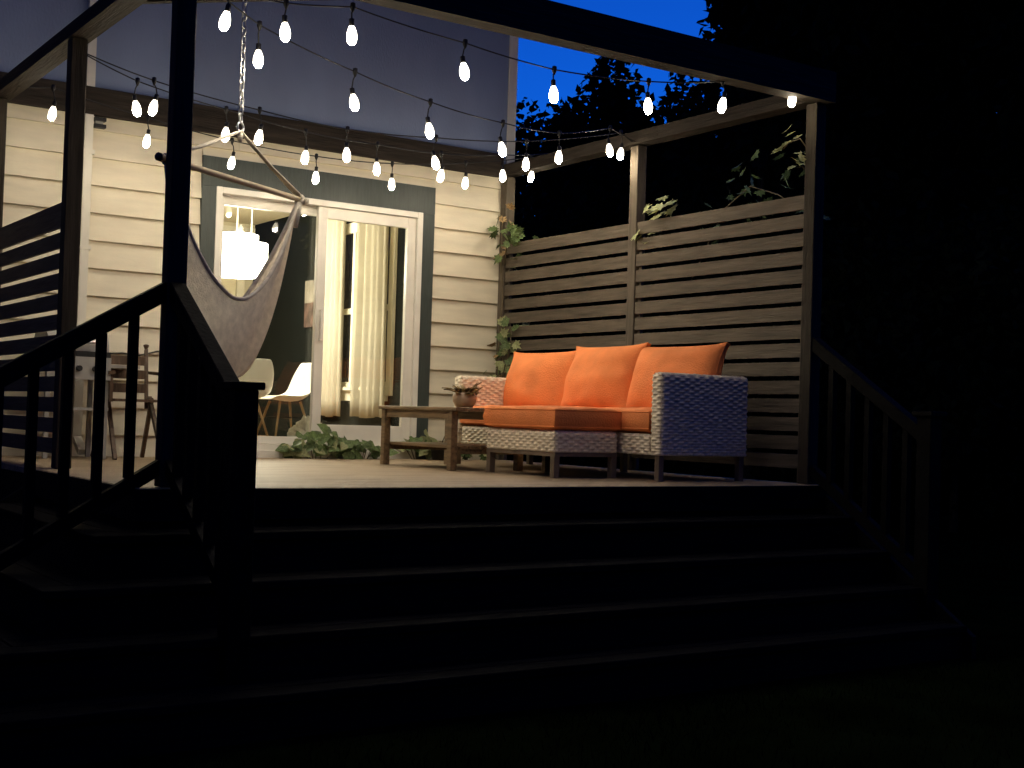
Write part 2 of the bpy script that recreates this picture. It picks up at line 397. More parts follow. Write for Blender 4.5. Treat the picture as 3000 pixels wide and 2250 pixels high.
railing('dim stair railing right of the privacy screen, fading into the dark', (6.455, -3.733), (6.475, -4.572), .15, .66, (6.478, -4.626), 6, (6.46, -4.2, GZ))

# ------------------------------------------------------------------ string lights
tanx = lambda px: px
def ray(px, py):
    d = fw*FPX + rt*(px-1500) - up*(py-1125); return d.normalized()
def on_seg(a, b, vx, vy):
    a = Vector((*a, 0)); b = Vector((*b, 0)); n = Vector((-(b-a).y, (b-a).x, 0)); d = ray(vx*3000/2212, vy*3000/2212)
    return CAM + d*((a-CAM).dot(n)/d.dot(n))
prof = [(.0075, .052), (.012, .049), (.016, .040), (.0215, .026), (.0255, .010), (.027, -.006), (.0255, -.022), (.021, -.036), (.014, -.046), (.006, -.0505)]
prof = [(r*.98, z*.95 + .001) for r, z in prof]
bulb_me = MB().lathe(prof, n=12).mesh('bulb', 'bulb_glow', True)
dim_me = MB().lathe(prof, n=12).mesh('bulb', 'dim_bulb_glow', True)
sock_me = MB().lathe([(.008, .086), (.0135, .083), (.0135, .052), (.011, .045)], n=10).mesh('socket', 'black_plastic', True)
clip_me = MB().lathe([(.004, .022), (.013, .018), (.015, -.004), (.007, -.024), (.004, -.03)], n=8).mesh('cord_clip', 'black_plastic', True)
def strings(label, a, b, pix, ends, drop=.17, bme=bulb_me):
    pts = [on_seg(a, b, *q) for q in pix]
    t = thing('string_lights', label, 'string lights', pts[len(pts)//2]+Vector((0, 0, drop)), 'strands of bulbs zigzagging over the deck')
    org = Vector(t.location)
    wires = [Vector(ends[0])] + [p + Vector((0, 0, drop + random.uniform(-.008, .008))) for p in pts] + [Vector(ends[1])]
    path = []
    for i in range(len(wires)-1):
        u, v = wires[i], wires[i+1]; sg = .012 * (v-u).length
        for j in range(6):
            s = j/6; path.append(u.lerp(v, s) - Vector((0, 0, 4*s*(1-s)*sg)))
    path.append(wires[-1])
    build(MB().tube(path, .0042, 6), 'cable', 'black_plastic', t)
    for p, w in zip(pts, wires[1:-1]):
        tilt = Matrix.Rotation(random.uniform(-.2, .2), 4, 'X') @ Matrix.Rotation(random.uniform(-.2, .2), 4, 'Y')
        top = p + tilt @ Vector((0, 0, .084))
        dr = build(MB().tube([w - Vector((0, 0, .02)), w.lerp(top, .5) + Vector((random.uniform(-.004, .004), 0, 0)), top], .0042, 6), 'drop_cord', 'black_plastic', t)
        link('cord_clip', clip_me, t, w-org)
        s = link('socket', sock_me, t, p-org); s.rotation_euler = tilt.to_euler()
        link('bulb', bme, s)
    return t
strings('strand of glowing bulbs along the front beam to the corner post', (2.1, -3.71), (6.4, -3.71),
        [(486, 46), (616, 70), (760, 77), (1003, 155), (1196, 205), (1400, 230), (1560, 228), (1711, 216)], [(2.20, -3.71, 2.49), (6.44, -3.70, 2.49)], .15, dim_me)
strings('strand of glowing bulbs slanting from the hammock chain to the middle screen post', (2.2, -3.62), (6.36, -1.9),
        [(558, 128), (765, 222), (928, 283), (1085, 323), (1207, 340), (1317, 325)], [(2.20, -3.62, 2.48), (6.41, -1.88, 2.52)])
strings('strand of glowing bulbs from the left middle post towards the house corner', (2.2, -1.97), (6.4, -.75),
        [(295, 235), (487, 291), (659, 340), (814, 365), (952, 380), (1086, 380)], [(2.19, -1.96, 2.42), (6.41, -.73, 2.60)])
strings('strand of glowing bulbs hung straight across mid deck between the middle posts', (2.2, -1.97), (6.36, -1.85),
        [(331, 233), (559, 297), (749, 335), (941, 352), (1136, 355), (1340, 333)], [(2.19, -1.98, 2.42), (6.42, -1.84, 2.52)])
strings('strand of glowing bulbs nearest the house wall, sagging over the door', (2.1, -.55), (6.6, -.45),
        [(113, 245), (317, 305), (500, 352), (682, 384), (846, 398), (1005, 395), (1147, 382)], [(2.16, -.55, 2.49), (6.47, -.46, 2.56)])

# ------------------------------------------------------------------ hanging hammock chair
HC = Vector((2.625, -3.30, 0)); HU = Vector((.84, .54, 0)).normalized(); HN = Vector((HU.y, -HU.x, 0))
ham = thing('hammock_chair', 'pale woven hammock chair hanging on a chain from the pergola corner', 'hammock chair', (HC.x, HC.y, .5))
BZ = 1.552
build(MB().tube([HC + HU*s + Vector((0, 0, BZ)) for s in (-.632, -.3, 0, .3, .632)], .0165, 10), 'spreader_bar', 'bar_wood', ham, True)
for s in (-1, 1):
    build(MB().lathe([(.018, -.014), (.022, -.006), (.022, .006), (.018, .014)], n=10).mesh('end_cap', 'dark_wood', True) and
          MB().tube([HC + HU*(s*.622) + Vector((0, 0, BZ)), HC + HU*(s*.652) + Vector((0, 0, BZ))], .021, 10), 'end_cap', 'dark_wood' if s < 0 else 'rope', ham, True)
nu, nv = 81, 41; P = []
for i in range(nu):
    s = -1 + 2*i/(nu-1)
    for j in range(nv):
        t = -1 + 2*j/(nv-1)
        sag = .66 + .07*t + .355*(1-abs(t)**2.2); pw = 1.95 + 1.0*(1-t*t)
        a = abs(s)**pw
        z = BZ - .02 - sag*(1-a)
        off = (-t*.10 - .08)*(1-abs(s)**1.7) + .026*math.sin(t*13 + s*1.2 + .6*math.sin(t*5))*(1-abs(s))*(.15+1.3*abs(s))
        q = HC + HU*(s*.565) + HN*off
        q.z = z
        w = noise.noise((s*3.5, t*5, 1.7))*.022*(1-abs(s)) + noise.noise((s*2.0, t*14, 4.1))*.010*(1-a)
        q += HN*w; q.z += .5*w
        P.append(q)
sling = build(MB().grid(P, nu, nv), 'sling', 'cotton', ham, True)
edge = [P[i*nv] for i in range(0, nu, 2)]; build(MB().tube(edge, .011, 8), 'edge_cord', 'rope', sling, True)
edge = [P[i*nv+nv-1] for i in range(0, nu, 2)]; build(MB().tube(edge, .011, 8), 'edge_cord', 'rope', sling, True)
RING = HC + Vector((0, 0, 1.83))
for s in (-1, 1):
    for k, o_ in enumerate((-.022, 0, .022)):
        e = HC + HU*(s*(.585 + .01*k)) + HN*o_*.6 + Vector((0, 0, BZ+.012))
        st = RING + HN*o_*.25 + Vector((0, 0, -.02))
        mid = st.lerp(e, .5) + Vector((0, 0, -.006-.004*k))
        build(MB().tube([st, mid, e], .0062, 6), 'rope', 'rope', ham, True)
    kn = [HC + HU*(s*.585) + Vector((0, 0, BZ)) + (HN*math.cos(t) + Vector((0, 0, 1))*math.sin(t))*.021 + HU*(.006*math.sin(t*2.5)) for t in np.linspace(0, 12.5, 26)]
    build(MB().tube(kn, .011, 6), 'knot', 'rope', ham, True)
    gather = [HC + HU*(s*.58) + Vector((0, 0, BZ-.02)), HC + HU*(s*.565) + Vector((0, 0, BZ-.07)), HC + HU*(s*.548) + Vector((0, 0, BZ-.16))]
    build(MB().tube(gather, [.018, .022, .016], 8), 'gathered_cord', 'rope', ham, True)
build(MB().tube([RING + HN*0 + (HU*math.cos(t) + Vector((0, 0, 1))*math.sin(t))*.026 for t in np.linspace(0, 2*math.pi, 17)], .006, 6, False), 'ring', 'steel', ham, True)
build(MB().tube([RING + Vector((0, 0, z)) for z in (-.075, -.045, -.025)], [.012, .017, .012], 8), 'rope_wrap', 'rope', ham, True)
lk = []
for t in np.linspace(0, 2*math.pi, 17):
    lk.append((.0115*math.cos(t), 0, .0115*math.sin(t) + (.014 if math.sin(t) > 0 else -.014)))
link_me = MB().tube(lk, .0045, 6, False).mesh('chain_link', 'steel', True)
zz = RING.z + .048; i = 0
while zz < 2.50:
    o = link('chain_link', link_me, ham, Vector((HC.x, HC.y, zz)) - Vector(ham.location)); o.rotation_euler = (random.uniform(-.1, .1), random.uniform(-.06, .06), .4 + (i % 2)*math.pi/2 + random.uniform(-.3, .3)); zz += .041; i += 1

# ------------------------------------------------------------------ wicker sofa
def wicker(o, U, V, N, lu, lv, mb, rv=.018, cu=.042, A=.003):
    o, U, V, N = (np.array(q, float) for q in (o, U, V, N))
    nu_ = max(2, int(lu/cu*6)); nv_ = max(2, int(round(lv/rv))*4+1)
    u = np.linspace(0, lu, nu_); v = np.linspace(0, lv, nv_)
    uu, vv = np.meshgrid(u, v, indexing='ij'); row = np.floor(vv/rv + 1e-6)
    prof = np.sqrt(np.clip(np.sin(np.pi*(vv/rv % 1.0)), 0, 1))
    d = prof*(.0045 + A*np.cos(np.pi*uu/cu + np.pi*row)) - .001
    d += .0008*np.sin(uu*61 + row*2.3)
    P = o + uu[..., None]*U + vv[..., None]*V + d[..., None]*N
    mb.grid(P.reshape(-1, 3).tolist(), nu_, nv_); return mb
def wbox(name, x0, x1, y0, y1, z0, z1, parent, faces, matc='wicker'):
    """woven box: solid core plus woven faces"""
    m = MB().box(x0+.006, x1-.006, y0+.006, y1-.006, z0+.003, z1-.006)
    if '-x' in faces: wicker((x0, y1, z0), (0, -1, 0), (0, 0, 1), (-1, 0, 0), y1-y0, z1-z0, m)
    if '+x' in faces: wicker((x1, y0, z0), (0, 1, 0), (0, 0, 1), (1, 0, 0), y1-y0, z1-z0, m)
    if '-y' in faces: wicker((x0, y0, z0), (1, 0, 0), (0, 0, 1), (0, -1, 0), x1-x0, z1-z0, m)
    if '+y' in faces: wicker((x1, y1, z0), (-1, 0, 0), (0, 0, 1), (0, 1, 0), x1-x0, z1-z0, m)
    if '+z' in faces: wicker((x0, y0, z1), (1, 0, 0), (0, 1, 0), (0, 0, 1), x1-x0, y1-y0, m)
    r = .03; lo = np.array([x0, y0, z0]) + r; hi = np.array([x1, y1, z1]) - r; lo[2] = z0 - 1
    Pm = np.array(m.v); q = np.clip(Pm, lo, hi); d = Pm - q; L2 = np.linalg.norm(d, axis=1); Lm = np.abs(d).max(1)
    k_ = np.where(L2 > 1e-9, Lm/np.maximum(L2, 1e-9), 1.0); m.v = [tuple(p) for p in (q + d*k_[:, None])]      # soft rounded woven corners
    return build(m, name, matc, parent, True)
def cushion(name, c, size, parent, ax=2, edge=.62, puff=.16, rot=None, mname='orange', seed=0, ear=0.0, n=26, pw=6):
    """soft cushion; ax is the thin axis; rounded rim, domed faces"""
    lx, ly, lz = size; h = [lx/2, ly/2, lz/2]
    o1, o2 = [a for a in (0, 1, 2) if a != ax]
    V = []; F = []
    def pt(a, b, side):
        r = (1-abs(a)**pw)**.5*(1-abs(b)**pw)**.5 if abs(a) < 1 and abs(b) < 1 else 0
        dome = (1-a*a)*(1-b*b)
        th = h[ax]*(edge + (1-edge)*(r**.5 if pw > 4 else r) + puff*dome)
        k = 1 + ear*abs(a*b)**6 - .018*(1-abs(a*b))*(abs(a)**8 + abs(b)**8)*(1 if ear else 0)
        p = [0, 0, 0]; p[o1] = a*h[o1]*k; p[o2] = b*h[o2]*k; p[ax] = side*th
        w = noise.noise((a*1.7+seed, b*1.7, side*2+seed*.7))*(.012 if pw > 4 else .022) + noise.noise((a*4+seed, b*4, side+seed))*(.004 if pw > 4 else .008)
        p[ax] += w*r
        return p
    lin = [math.sin(math.pi/2*(-1 + 2*i/(n-1))) for i in range(n)]
    for side in (1, -1):
        base = len(V)
        for a in lin:
            for b_ in lin: V.append(pt(a, b_, side))
        for i in range(n-1):
            for j in range(n-1):
                q = (base+i*n+j, base+(i+1)*n+j, base+(i+1)*n+j+1, base+i*n+j+1); F.append(q if side > 0 else q[::-1])
    ring = [i*n for i in range(n)] + [(n-1)*n+j for j in range(1, n)] + [i*n+n-1 for i in range(n-2, -1, -1)] + [j for j in range(n-2, 0, -1)]
    N2 = n*n; m = len(ring)
    mids = []
    for r_ in ring:
        p, q = Vector(V[r_]), Vector(V[r_+N2]); mp = (p+q)/2
        e = Vector((0, 0, 0)); e[o1] = p[o1]; e[o2] = p[o2]
        mids.append(len(V)); V.append(tuple(mp + e.normalized()*(.16*abs(p[ax]-q[ax]))))
    for i in range(m):
        j = (i+1) % m
        F.append((ring[i], mids[i], mids[j], ring[j])); F.append((mids[i], ring[i]+N2, ring[j]+N2, mids[j]))
    M = Matrix.Translation(c) @ (rot.to_4x4() if rot else Matrix())
    W = [M @ Vector(q) for q in V]
    o = build(MB().add(W, F), name, mname, parent, True)
    # piping along both rims
    for off in (0, N2):
        ob = build(MB().tube([W[r_+off] for r_ in ring] + [W[ring[0]+off]], .005, 6, False), 'piping', mname, o, True)
    return o
sofa = thing('wicker_sofa', 'pale wicker three-seat sofa with orange cushions along the slatted screen', 'sofa', (5.85, -2.18, 0))
SX0, SX1, SYN, SYF = 5.43, 6.185, -3.41, -.93
wbox('base', SX0+.01, 6.082, SYN+.11, SYF-.11, .165, .305, sofa, ['-x'])
wbox('armrest', SX0, 6.185, SYN, SYN+.105, .165, .685, sofa, ['-x', '-y', '+y', '+z'])
wbox('armrest', SX0, 6.185, SYF-.105, SYF, .165, .685, sofa, ['-x', '-y', '+z'])
wbox('backrest', 6.085, SX1, SYN+.108, SYF-.108, .165, .66, sofa, ['-x', '+z'])
wd = (abs(SYN-SYF) - .22)/3
for i in range(3):
    yc = SYN + .11 + wd*(i+.5)
    cushion('seat_cushion', (5.76, yc, .382), (.66, wd-.008, .15), sofa, 2, .72, .12, seed=i*3)
for i, (yc, dz, rz) in enumerate(((-2.915, .0, .03), (-2.13, .02, -.04), (-1.34, -.005, .05))):
    rot = Matrix.Rotation(rz, 3, 'Z') @ Matrix.Rotation(R(17), 3, 'Y')
    cushion('back_cushion', (5.965, yc, .655+dz), (.23, (.80, .82, .80)[i], .49), sofa, 0, .12, .22, rot, seed=11+i*5, ear=.07, pw=2.8)
for x in (SX0+.03, 6.15):
    for y in (SYN+.04, -2.17, SYF-.04):
        build(MB().box(x-.02, x+.02, y-.02, y+.02, .002, .166), 'leg', 'sofa_leg', sofa)
ott = thing('wicker_ottoman', 'wicker ottoman with one orange cushion pushed against the sofa front', 'ottoman', (5.15, -2.62, 0))
wbox('base', 4.90, 5.41, -3.02, -2.225, .165, .300, ott, ['-x', '-y', '+y', '+z'])
cushion('seat_cushion', (5.155, -2.622, .378), (.53, .80, .15), ott, 2, .72, .12, seed=41)
build(MB().box(4.905, 5.405, -3.015, -2.23, .138, .164), 'base_rail', 'sofa_leg', ott)
for x in (4.925, 5.385):
    for y in (-2.99, -2.255):
        build(MB().box(x-.021, x+.021, y-.021, y+.021, .002, .138), 'leg', 'sofa_leg', ott)

# ------------------------------------------------------------------ slatted coffee table with pot
tab = thing('coffee_table', 'low brown slatted wooden bench table in front of the sofa', 'table', (5.02, -1.6, 0))
for i in range(6):
    x0 = 4.70 + i*.104
    o = build(MB().box(x0, x0+.094, -2.15, -1.06, .409, .434), 'slat', 'table_wood', tab); bevel(o, .003, 1)
for x in (4.735, 5.285):
    build(MB().box(x-.012, x+.012, -2.05, -1.13, .352, .4085), 'apron', 'table_wood', tab)
    for y in (-2.06, -1.12):
        o = build(MB().box(x-.026, x+.026, y-.026, y+.026, .002, .4085), 'leg', 'table_wood', tab); bevel(o, .003, 1)
for i in range(5):
    x0 = 4.765 + i*.1; build(MB().box(x0, x0+.088, -2.08, -1.10, .150, .170), 'shelf_slat', 'table_wood', tab)
for y in (-2.06, -1.12): build(MB().box(4.7615, 5.2585, y-.011, y+.011, .115, .1495), 'shelf_rail', 'table_wood', tab)
pot = thing('potted_succulent', 'round clay pot of reddish succulents on the wooden table', 'potted plant', (5.05, -1.70, .435))
pr = [(.045, 0), (.062, .006), (.086, .045), (.089, .075), (.080, .10), (.076, .108), (.068, .104), (.066, .085)]
build(MB().lathe(pr, (5.05, -1.70, .435), 24), 'pot', 'pot_clay', pot, True)
build(MB().lathe([(.001, .086), (.067, .084)], (5.05, -1.70, .435), 20, False), 'soil', 'stem', pot)
def fleshy(l, w):
    V = []; F = []
    for i in range(5):
        t = i/4; ww = w*math.sin(math.pi*(.12+.88*t)**.8)*.5 + .001; zz = l*t*.8 + .0; out = l*.55*t*t
        V += [(-ww, out, zz), (0, out-.006, zz+.003), (ww, out, zz), (0, out+.004*math.sin(math.pi*t), zz)]
    for i in range(4):
        for j in range(4): F.append((i*4+j, i*4+(j+1) % 4, (i+1)*4+(j+1) % 4, (i+1)*4+j))
    return MB().add(V, F)
fme = fleshy(.095, .045).mesh('leaf', 'succulent', True)
for i in range(64):
    a = random.uniform(0, 6.28); r = random.uniform(0, .066)
    o = link('leaf', fme, pot, (r*math.cos(a), r*math.sin(a), .084 + random.uniform(-.01, .03)))
    o.rotation_euler = (-random.uniform(.1, .9), random.uniform(-.3, .3), a - math.pi/2 + random.uniform(-.6, .6)); sc = random.uniform(.6, 1.25); o.scale = (sc, sc, sc)

# ------------------------------------------------------------------ barbecue, patio chair, downspout, cables at the left wall
gr = thing('barbecue_grill', 'grey barbecue grill on a cart behind the left stair railing', 'grill', (2.62, -.42, 0))
gx0, gx1 = 2.40, 2.83
h = MB(); prof_h = [(math.cos(t), math.sin(t)) for t in np.linspace(0, math.pi, 13)]
V = [];
for xx in (gx0+.01, gx1-.01):
    V += [(xx, -.42 + .20*c, .74 + .19*s) for c, s in prof_h]
n = len(prof_h); h.add(V, [tuple(range(n)), tuple(range(2*n-1, n-1, -1)), (0, n, 2*n-1, n-1)] + [(i+1, i, n+i, n+i+1) for i in range(n-1)])
hd = build(h, 'hood', 'grey_metal', gr)
build(MB().tube([(gx0+.08, -.635, .80), (gx0+.08, -.665, .80), (gx1-.08, -.665, .80), (gx1-.08, -.635, .80)], .011, 8), 'handle', 'steel', hd, True)
build(MB().box(gx0, gx1, -.63, -.21, .60, .7385), 'firebox', 'black_plastic', gr)
build(MB().box(gx0, gx1, -.645, -.6305, .545, .70), 'control_panel', 'grey_metal', gr)
for kx in (.10, .21, .32): build(MB().tube([(gx0+kx, -.646, .62), (gx0+kx, -.672, .62)], .02, 10), 'knob', 'black_plastic', gr)
build(MB().box(gx0+.0, gx1, -.62, -.22, .335, .355), 'shelf', 'grey_metal', gr)
for x in (gx0+.018, gx1-.018):
    for y in (-.60, -.24): build(MB().box(x-.015, x+.015, y-.015, y+.015, .004, .5995), 'leg', 'grey_metal', gr)
build(MB().box(gx1+.001, gx1+.21, -.62, -.24, .635, .655), 'side_shelf', 'grey_metal', gr)
ch = thing('patio_chair', 'brown wooden patio chair against the siding behind the railing', 'chair', (3.07, -.48, 0))
cx, cy = 3.04, -.46
for s in (-1, 1):
    build(MB().bar((cx+s*.17, cy-.22, .003), (cx+s*.15, cy+.06, .44), .026, .032), 'leg', 'dark_wood', ch)
    build(MB().bar((cx+s*.18, cy+.26, .003), (cx+s*.155, cy+.02, .43), .026, .032), 'leg', 'dark_wood', ch)
    p = build(MB().bar((cx+s*.155, cy+.13, .36), (cx+s*.175, cy+.24, .79), .024, .032), 'back_post', 'dark_wood', ch)
    build(MB().lathe([(.008, -.02), (.014, 0), (.021, .016), (.021, .024), (.006, .03)], (cx+s*.176, cy+.245, .80), 10), 'finial', 'dark_wood', p, True)
    build(MB().bar((cx+s*.205, cy-.2, .60), (cx+s*.205, cy+.2, .62), .045, .022), 'arm', 'dark_wood', ch)
    build(MB().bar((cx+s*.20, cy-.17, .40), (cx+s*.205, cy-.17, .59), .024, .024), 'arm_post', 'dark_wood', ch)
for i in range(5): build(MB().box(cx-.19, cx+.19, cy-.24+i*.082, cy-.17+i*.082, .405, .423), 'seat_slat', 'dark_wood', ch)
for i, zz in enumerate((.50, .60, .70)):
    yy = cy+.13+.11*(zz-.36)/.43; build(MB().box(cx-.155, cx+.155, yy-.024, yy-.008, zz-.03, zz+.035), 'back_slat', 'dark_wood', ch)
ds = thing('downspout', 'white rainwater downspout on the siding beside the left middle post', 'downspout', (2.785, -.05, 0))
build(MB().box(2.755, 2.815, -.066, -.0205, .12, 2.486), 'pipe', 'corner_white', ds)
build(MB().box(2.755, 2.815, -.066, -.0205, 2.692, HZ1-.02), 'pipe', 'corner_white', ds)
for zz in (.6, 1.5, 2.2): build(MB().box(2.738, 2.832, -.070, -.0195, zz, zz+.03), 'strap', 'corner_white', ds)
build(MB().bar((2.785, -.04, .135), (2.785, -.2, .035), .058, .045), 'elbow', 'corner_white', ds)
hb = thing('hose_bracket', 'small black bracket on the wall under the ledger beside the downspout', 'bracket', (2.86, -.05, 2.41))
build(MB().box(2.822, 2.905, -.075, -.016, 2.448, 2.474).box(2.822, 2.905, -.075, -.016, 2.398, 2.424), 'plate', 'black_plastic', hb)
build(MB().box(2.835, 2.89, -.05, -.0165, 2.4245, 2.4475), 'spacer', 'grey_metal', hb)
cb = thing('power_cable', 'thin dark cable sagging along the siding above the patio chair', 'cable', (3.0, -.03, .75))
cpts = [(2.72, -.03, 1.06), (2.82, -.03, .985), (2.90, -.03, .80), (3.0, -.03, .755), (3.1, -.03, .765), (3.22, -.03, .75), (3.36, -.03, .79), (3.5, -.03, .80)]
build(MB().tube(cpts, .0055, 6), 'cord', 'black_plastic', cb, True)

# ------------------------------------------------------------------ the lit room behind the door
RX0, RX1, RY1, RF, RC = 2.9, 5.90, 4.2, .10, 2.455
def st(name, mb, m, **kw): return build(mb, name, m, None, kind='structure', **kw)
st('room_floor', MB().box(RX0, RX1, .121, RY1, RF-.05, RF-.003), 'int_floor')
st('room_ceiling', MB().box(RX0-.1, RX1+.1, .1505, RY1+.1, RC, RC+.1), 'int_cream')
st('room_wall', MB().box(RX0-.1, RX0, .1505, RY1, RF-.05, RC-.001), 'int_cream')
st('room_wall', MB().box(RX0-.1, RX1+.1, RY1+.0005, RY1+.1, RF-.05, RC-.001), 'int_cream')
st('room_wall', MB().box(RX1+.0005, RX1+.1, .1505, RY1, RF-.05, RC-.0015), 'int_teal')
st('room_wall', MB().box(RX0, OX0-.001, .1505, .16, RF-.05, RC-.002).box(OX1+.001, RX1, .1505, .16, RF-.05, RC-.002).box(OX0-.0005, OX1+.0005, .1505, .16, OZ1, RC-.002), 'int_cream')
cr = thing('crown_moulding', 'white moulding line high on the far dining room wall', 'moulding', (4.5, RY1, RC-.1))
build(MB().box(RX0+.01, RX1-.005, RY1-.03, RY1-.001, RC-.10, RC-.045).box(RX0+.01, RX1-.005, RY1-.02, RY1-.001, RC-.25, RC-.20), 'profile', 'int_white', cr)
idr = thing('interior_door', 'beige panel door with white casing at the back of the dining room', 'door', (5.5, RY1, RF))
build(MB().box(5.16, 5.68, RY1-.045, RY1-.002, RF, 2.08), 'leaf', 'int_cream', idr)
build(MB().box(5.69, 5.78, RY1-.055, RY1-.001, RF, 2.17).box(5.06, 5.15, RY1-.055, RY1-.001, RF, 2.17).box(5.15, 5.69, RY1-.054, RY1-.001, 2.09, 2.17), 'casing', 'int_white', idr)
build(MB().box(5.24, 5.60, RY1-.052, RY1-.0455, 1.15, 1.95).box(5.24, 5.60, RY1-.052, RY1-.0455, .3, 1.0), 'door_panel', 'int_cream', idr)
# window with curtains in the side wall
win = thing('interior_window', 'white double-hung window between the cream curtains in the dining room', 'window', (RX1, 1.55, .6))
wy0, wy1, wz0, wz1 = .98, 2.12, .62, 2.12
build(MB().box(RX1-.03, RX1, wy0-.09, wy0, wz0-.08, wz1+.10).box(RX1-.03, RX1, wy1, wy1+.09, wz0-.08, wz1+.10).box(RX1-.029, RX1, wy0, wy1, wz1, wz1+.099), 'frame', 'int_white', win)
build(MB().box(RX1-.06, RX1, wy0, wy1, wz0-.03, wz0-.0).box(RX1-.025, RX1, wy0, wy1, wz0-.13, wz0-.031), 'sill', 'int_white', win)
build(MB().box(RX1-.022, RX1, wy0, wy1, 1.33, 1.385).box(RX1-.02, RX1, 1.69, 1.735, wz0, wz1).box(RX1-.0205, RX1, wy0, wy1, wz0, wz0+.05), 'sash', 'int_white', win)
build(MB().box(RX1-.006, RX1-.001, wy0, wy1, wz0, wz1), 'pane', 'night_glass', win)
def curtain(label, y0, y1, folds):
    t = thing('curtain', label, 'curtain', (5.82, (y0+y1)/2, .3), 'pair of curtains at the side window')
    nu_, nv_ = 60, 14; P = []
    for i in range(nu_):
        u = i/(nu_-1)
        for j in range(nv_):
            v = j/(nv_-1); z = .335 + (2.40-.335)*v
            fl = 1 + .12*(1-v)
            y = (y0+y1)/2 + (u-.5)*(y1-y0)*fl
            P.append((5.83 - .028*math.sin(u*folds*2*math.pi + .4*math.sin(v*3)) - .012*math.sin(u*folds*4.7+1), y, z + .008*math.sin(u*9)*(1-v)))
    c = build(MB().grid(P, nu_, nv_), 'fabric', 'curtain', t, True); solid(c, .003)
    return t
curtain('cream curtain nearer the back of the dining room, left of the window', 1.80, 2.27, 4)
curtain('wider cream curtain right of the window, nearest the glass door', .93, 1.57, 5)
rod = thing('curtain_rod', 'slim rod above the dining room window holding the cream curtains', 'curtain rod', (5.83, 1.6, 2.41))
build(MB().tube([(5.83, .85, 2.412), (5.83, 2.4, 2.412)], .010, 8), 'rod', 'dark_wood', rod, True)
for y in (.9, 2.35): build(MB().bar((5.83, y, 2.412), (5.899, y, 2.412), .012, .012), 'rod_bracket', 'dark_wood', rod)
pic = thing('wall_picture', 'canvas picture, pale above and reddish below, on the dark room wall', 'picture', (5.88, 2.5, 1.45))
build(MB().box(5.872, 5.899, 2.27, 2.77, 1.49, 1.72), 'upper_canvas', 'canvas_pale', pic)
build(MB().box(5.872, 5.899, 2.27, 2.77, 1.24, 1.4895), 'lower_canvas', 'canvas_red', pic)
def pendant(label, x, y, r, z0, z1):
    t = thing('pendant_lamp', label, 'lamp', (x, y, z1), 'drum pendant lamps over the dining table')
    o = build(MB().lathe([(r*1.0, z0), (r*1.0, z0+.004), (r*.97, z1-.004), (r*.965, z1)], (x, y, 0), 40, False), 'lamp_shade', 'shade_glow', t, True)
    build(MB().lathe([(.001, z0+.02), (r*.97, z0+.02)], (x, y, 0), 32, False), 'diffuser', 'diffuser_glow', t)
    build(MB().tube([(x, y, z1-.05), (x, y, RC-.02)], .006, 6), 'cord', 'corner_white', t)
    build(MB().lathe([(.05, RC-.025), (.055, RC-.002)], (x, y, 0), 16), 'ceiling_rose', 'int_white', t)
    for a in (0, 2.09, 4.19): build(MB().bar((x, y, z1-.02), (x+r*.96*math.cos(a), y+r*.96*math.sin(a), z1-.02), .005, .005), 'spider_arm', 'steel', t)
pendant('large white drum pendant lamp glowing above the dining table', 4.588, 1.5, .198, 1.568, 1.945)
pendant('smaller white drum pendant lamp glowing behind the large one', 5.02, 2.2, .165, 1.66, 1.975)
def shell_chair(label, x, y, rz):
    t = thing('shell_chair', label, 'chair', (x, y, RF), 'white shell chairs at the dining table')
    t.rotation_euler = (0, 0, rz); t.scale = (.9, .9, .88)
    prof_s = [(.23, .415), (.215, .435), (.15, .43), (.05, .415), (-.06, .405), (-.14, .42), (-.19, .47), (-.215, .55), (-.235, .65), (-.25, .74), (-.262, .80)]
    P = []; n1 = len(prof_s); n2 = 13
    for i, (px, pz) in enumerate(prof_s):
        u = i/(n1-1); w = .21 + .03*math.sin(math.pi*u) - (.05 if i == 0 else 0) - .05*max(0, u-.8)/.2
        for j in range(n2):
            v = -1 + 2*j/(n2-1)
            cup = .055*abs(v)**2.4*(math.sin(math.pi*min(1, u*1.05)))
            P.append((px + cup*(.25 if u < .5 else 1.0), v*w, pz + (cup if u < .55 else cup*.3)))
    m = MB().grid(P, n1, n2); me = m.mesh('shell', 'shell', True); o = link('shell', me, t); solid(o, .011)
    sb = o.modifiers.new('sub', 'SUBSURF'); sb.levels = 1; sb.render_levels = 1
    for sx in (-1, 1):
        for sy in (-1, 1):
            link('leg', MB().tube([(sx*.11, sy*.10, .405), (sx*.21, sy*.20, .002)], [.013, .010], 8).mesh('leg', 'beech', True), t)
    link('leg_brace', MB().tube([(-.15, -.14, .24), (.15, .14, .24)], .005, 6).tube([(-.15, .14, .245), (.15, -.14, .245)], .005, 6).mesh('leg_brace', 'black_plastic', True), t)
    return t
shell_chair('white shell chair on wooden legs, its back towards the sliding door middle', 4.83, .88, math.pi*1.03)
shell_chair('white shell chair half hidden behind the newel post and hammock', 4.40, .82, math.pi*.53)
tb = thing('dining_table', 'round white dining table seen through the glass door', 'table', (4.40, 1.50, RF))
build(MB().lathe([(.46, .715), (.475, .722), (.475, .738), (.46, .742)], (4.40, 1.50, 0), 40), 'table_top', 'shell', tb)
build(MB().lathe([(.24, RF), (.23, RF+.015), (.06, RF+.06), (.035, .35), (.04, .60), (.12, .7145)], (4.40, 1.50, 0), 24), 'pedestal', 'shell', tb, True)
bagm = MB(); P = []
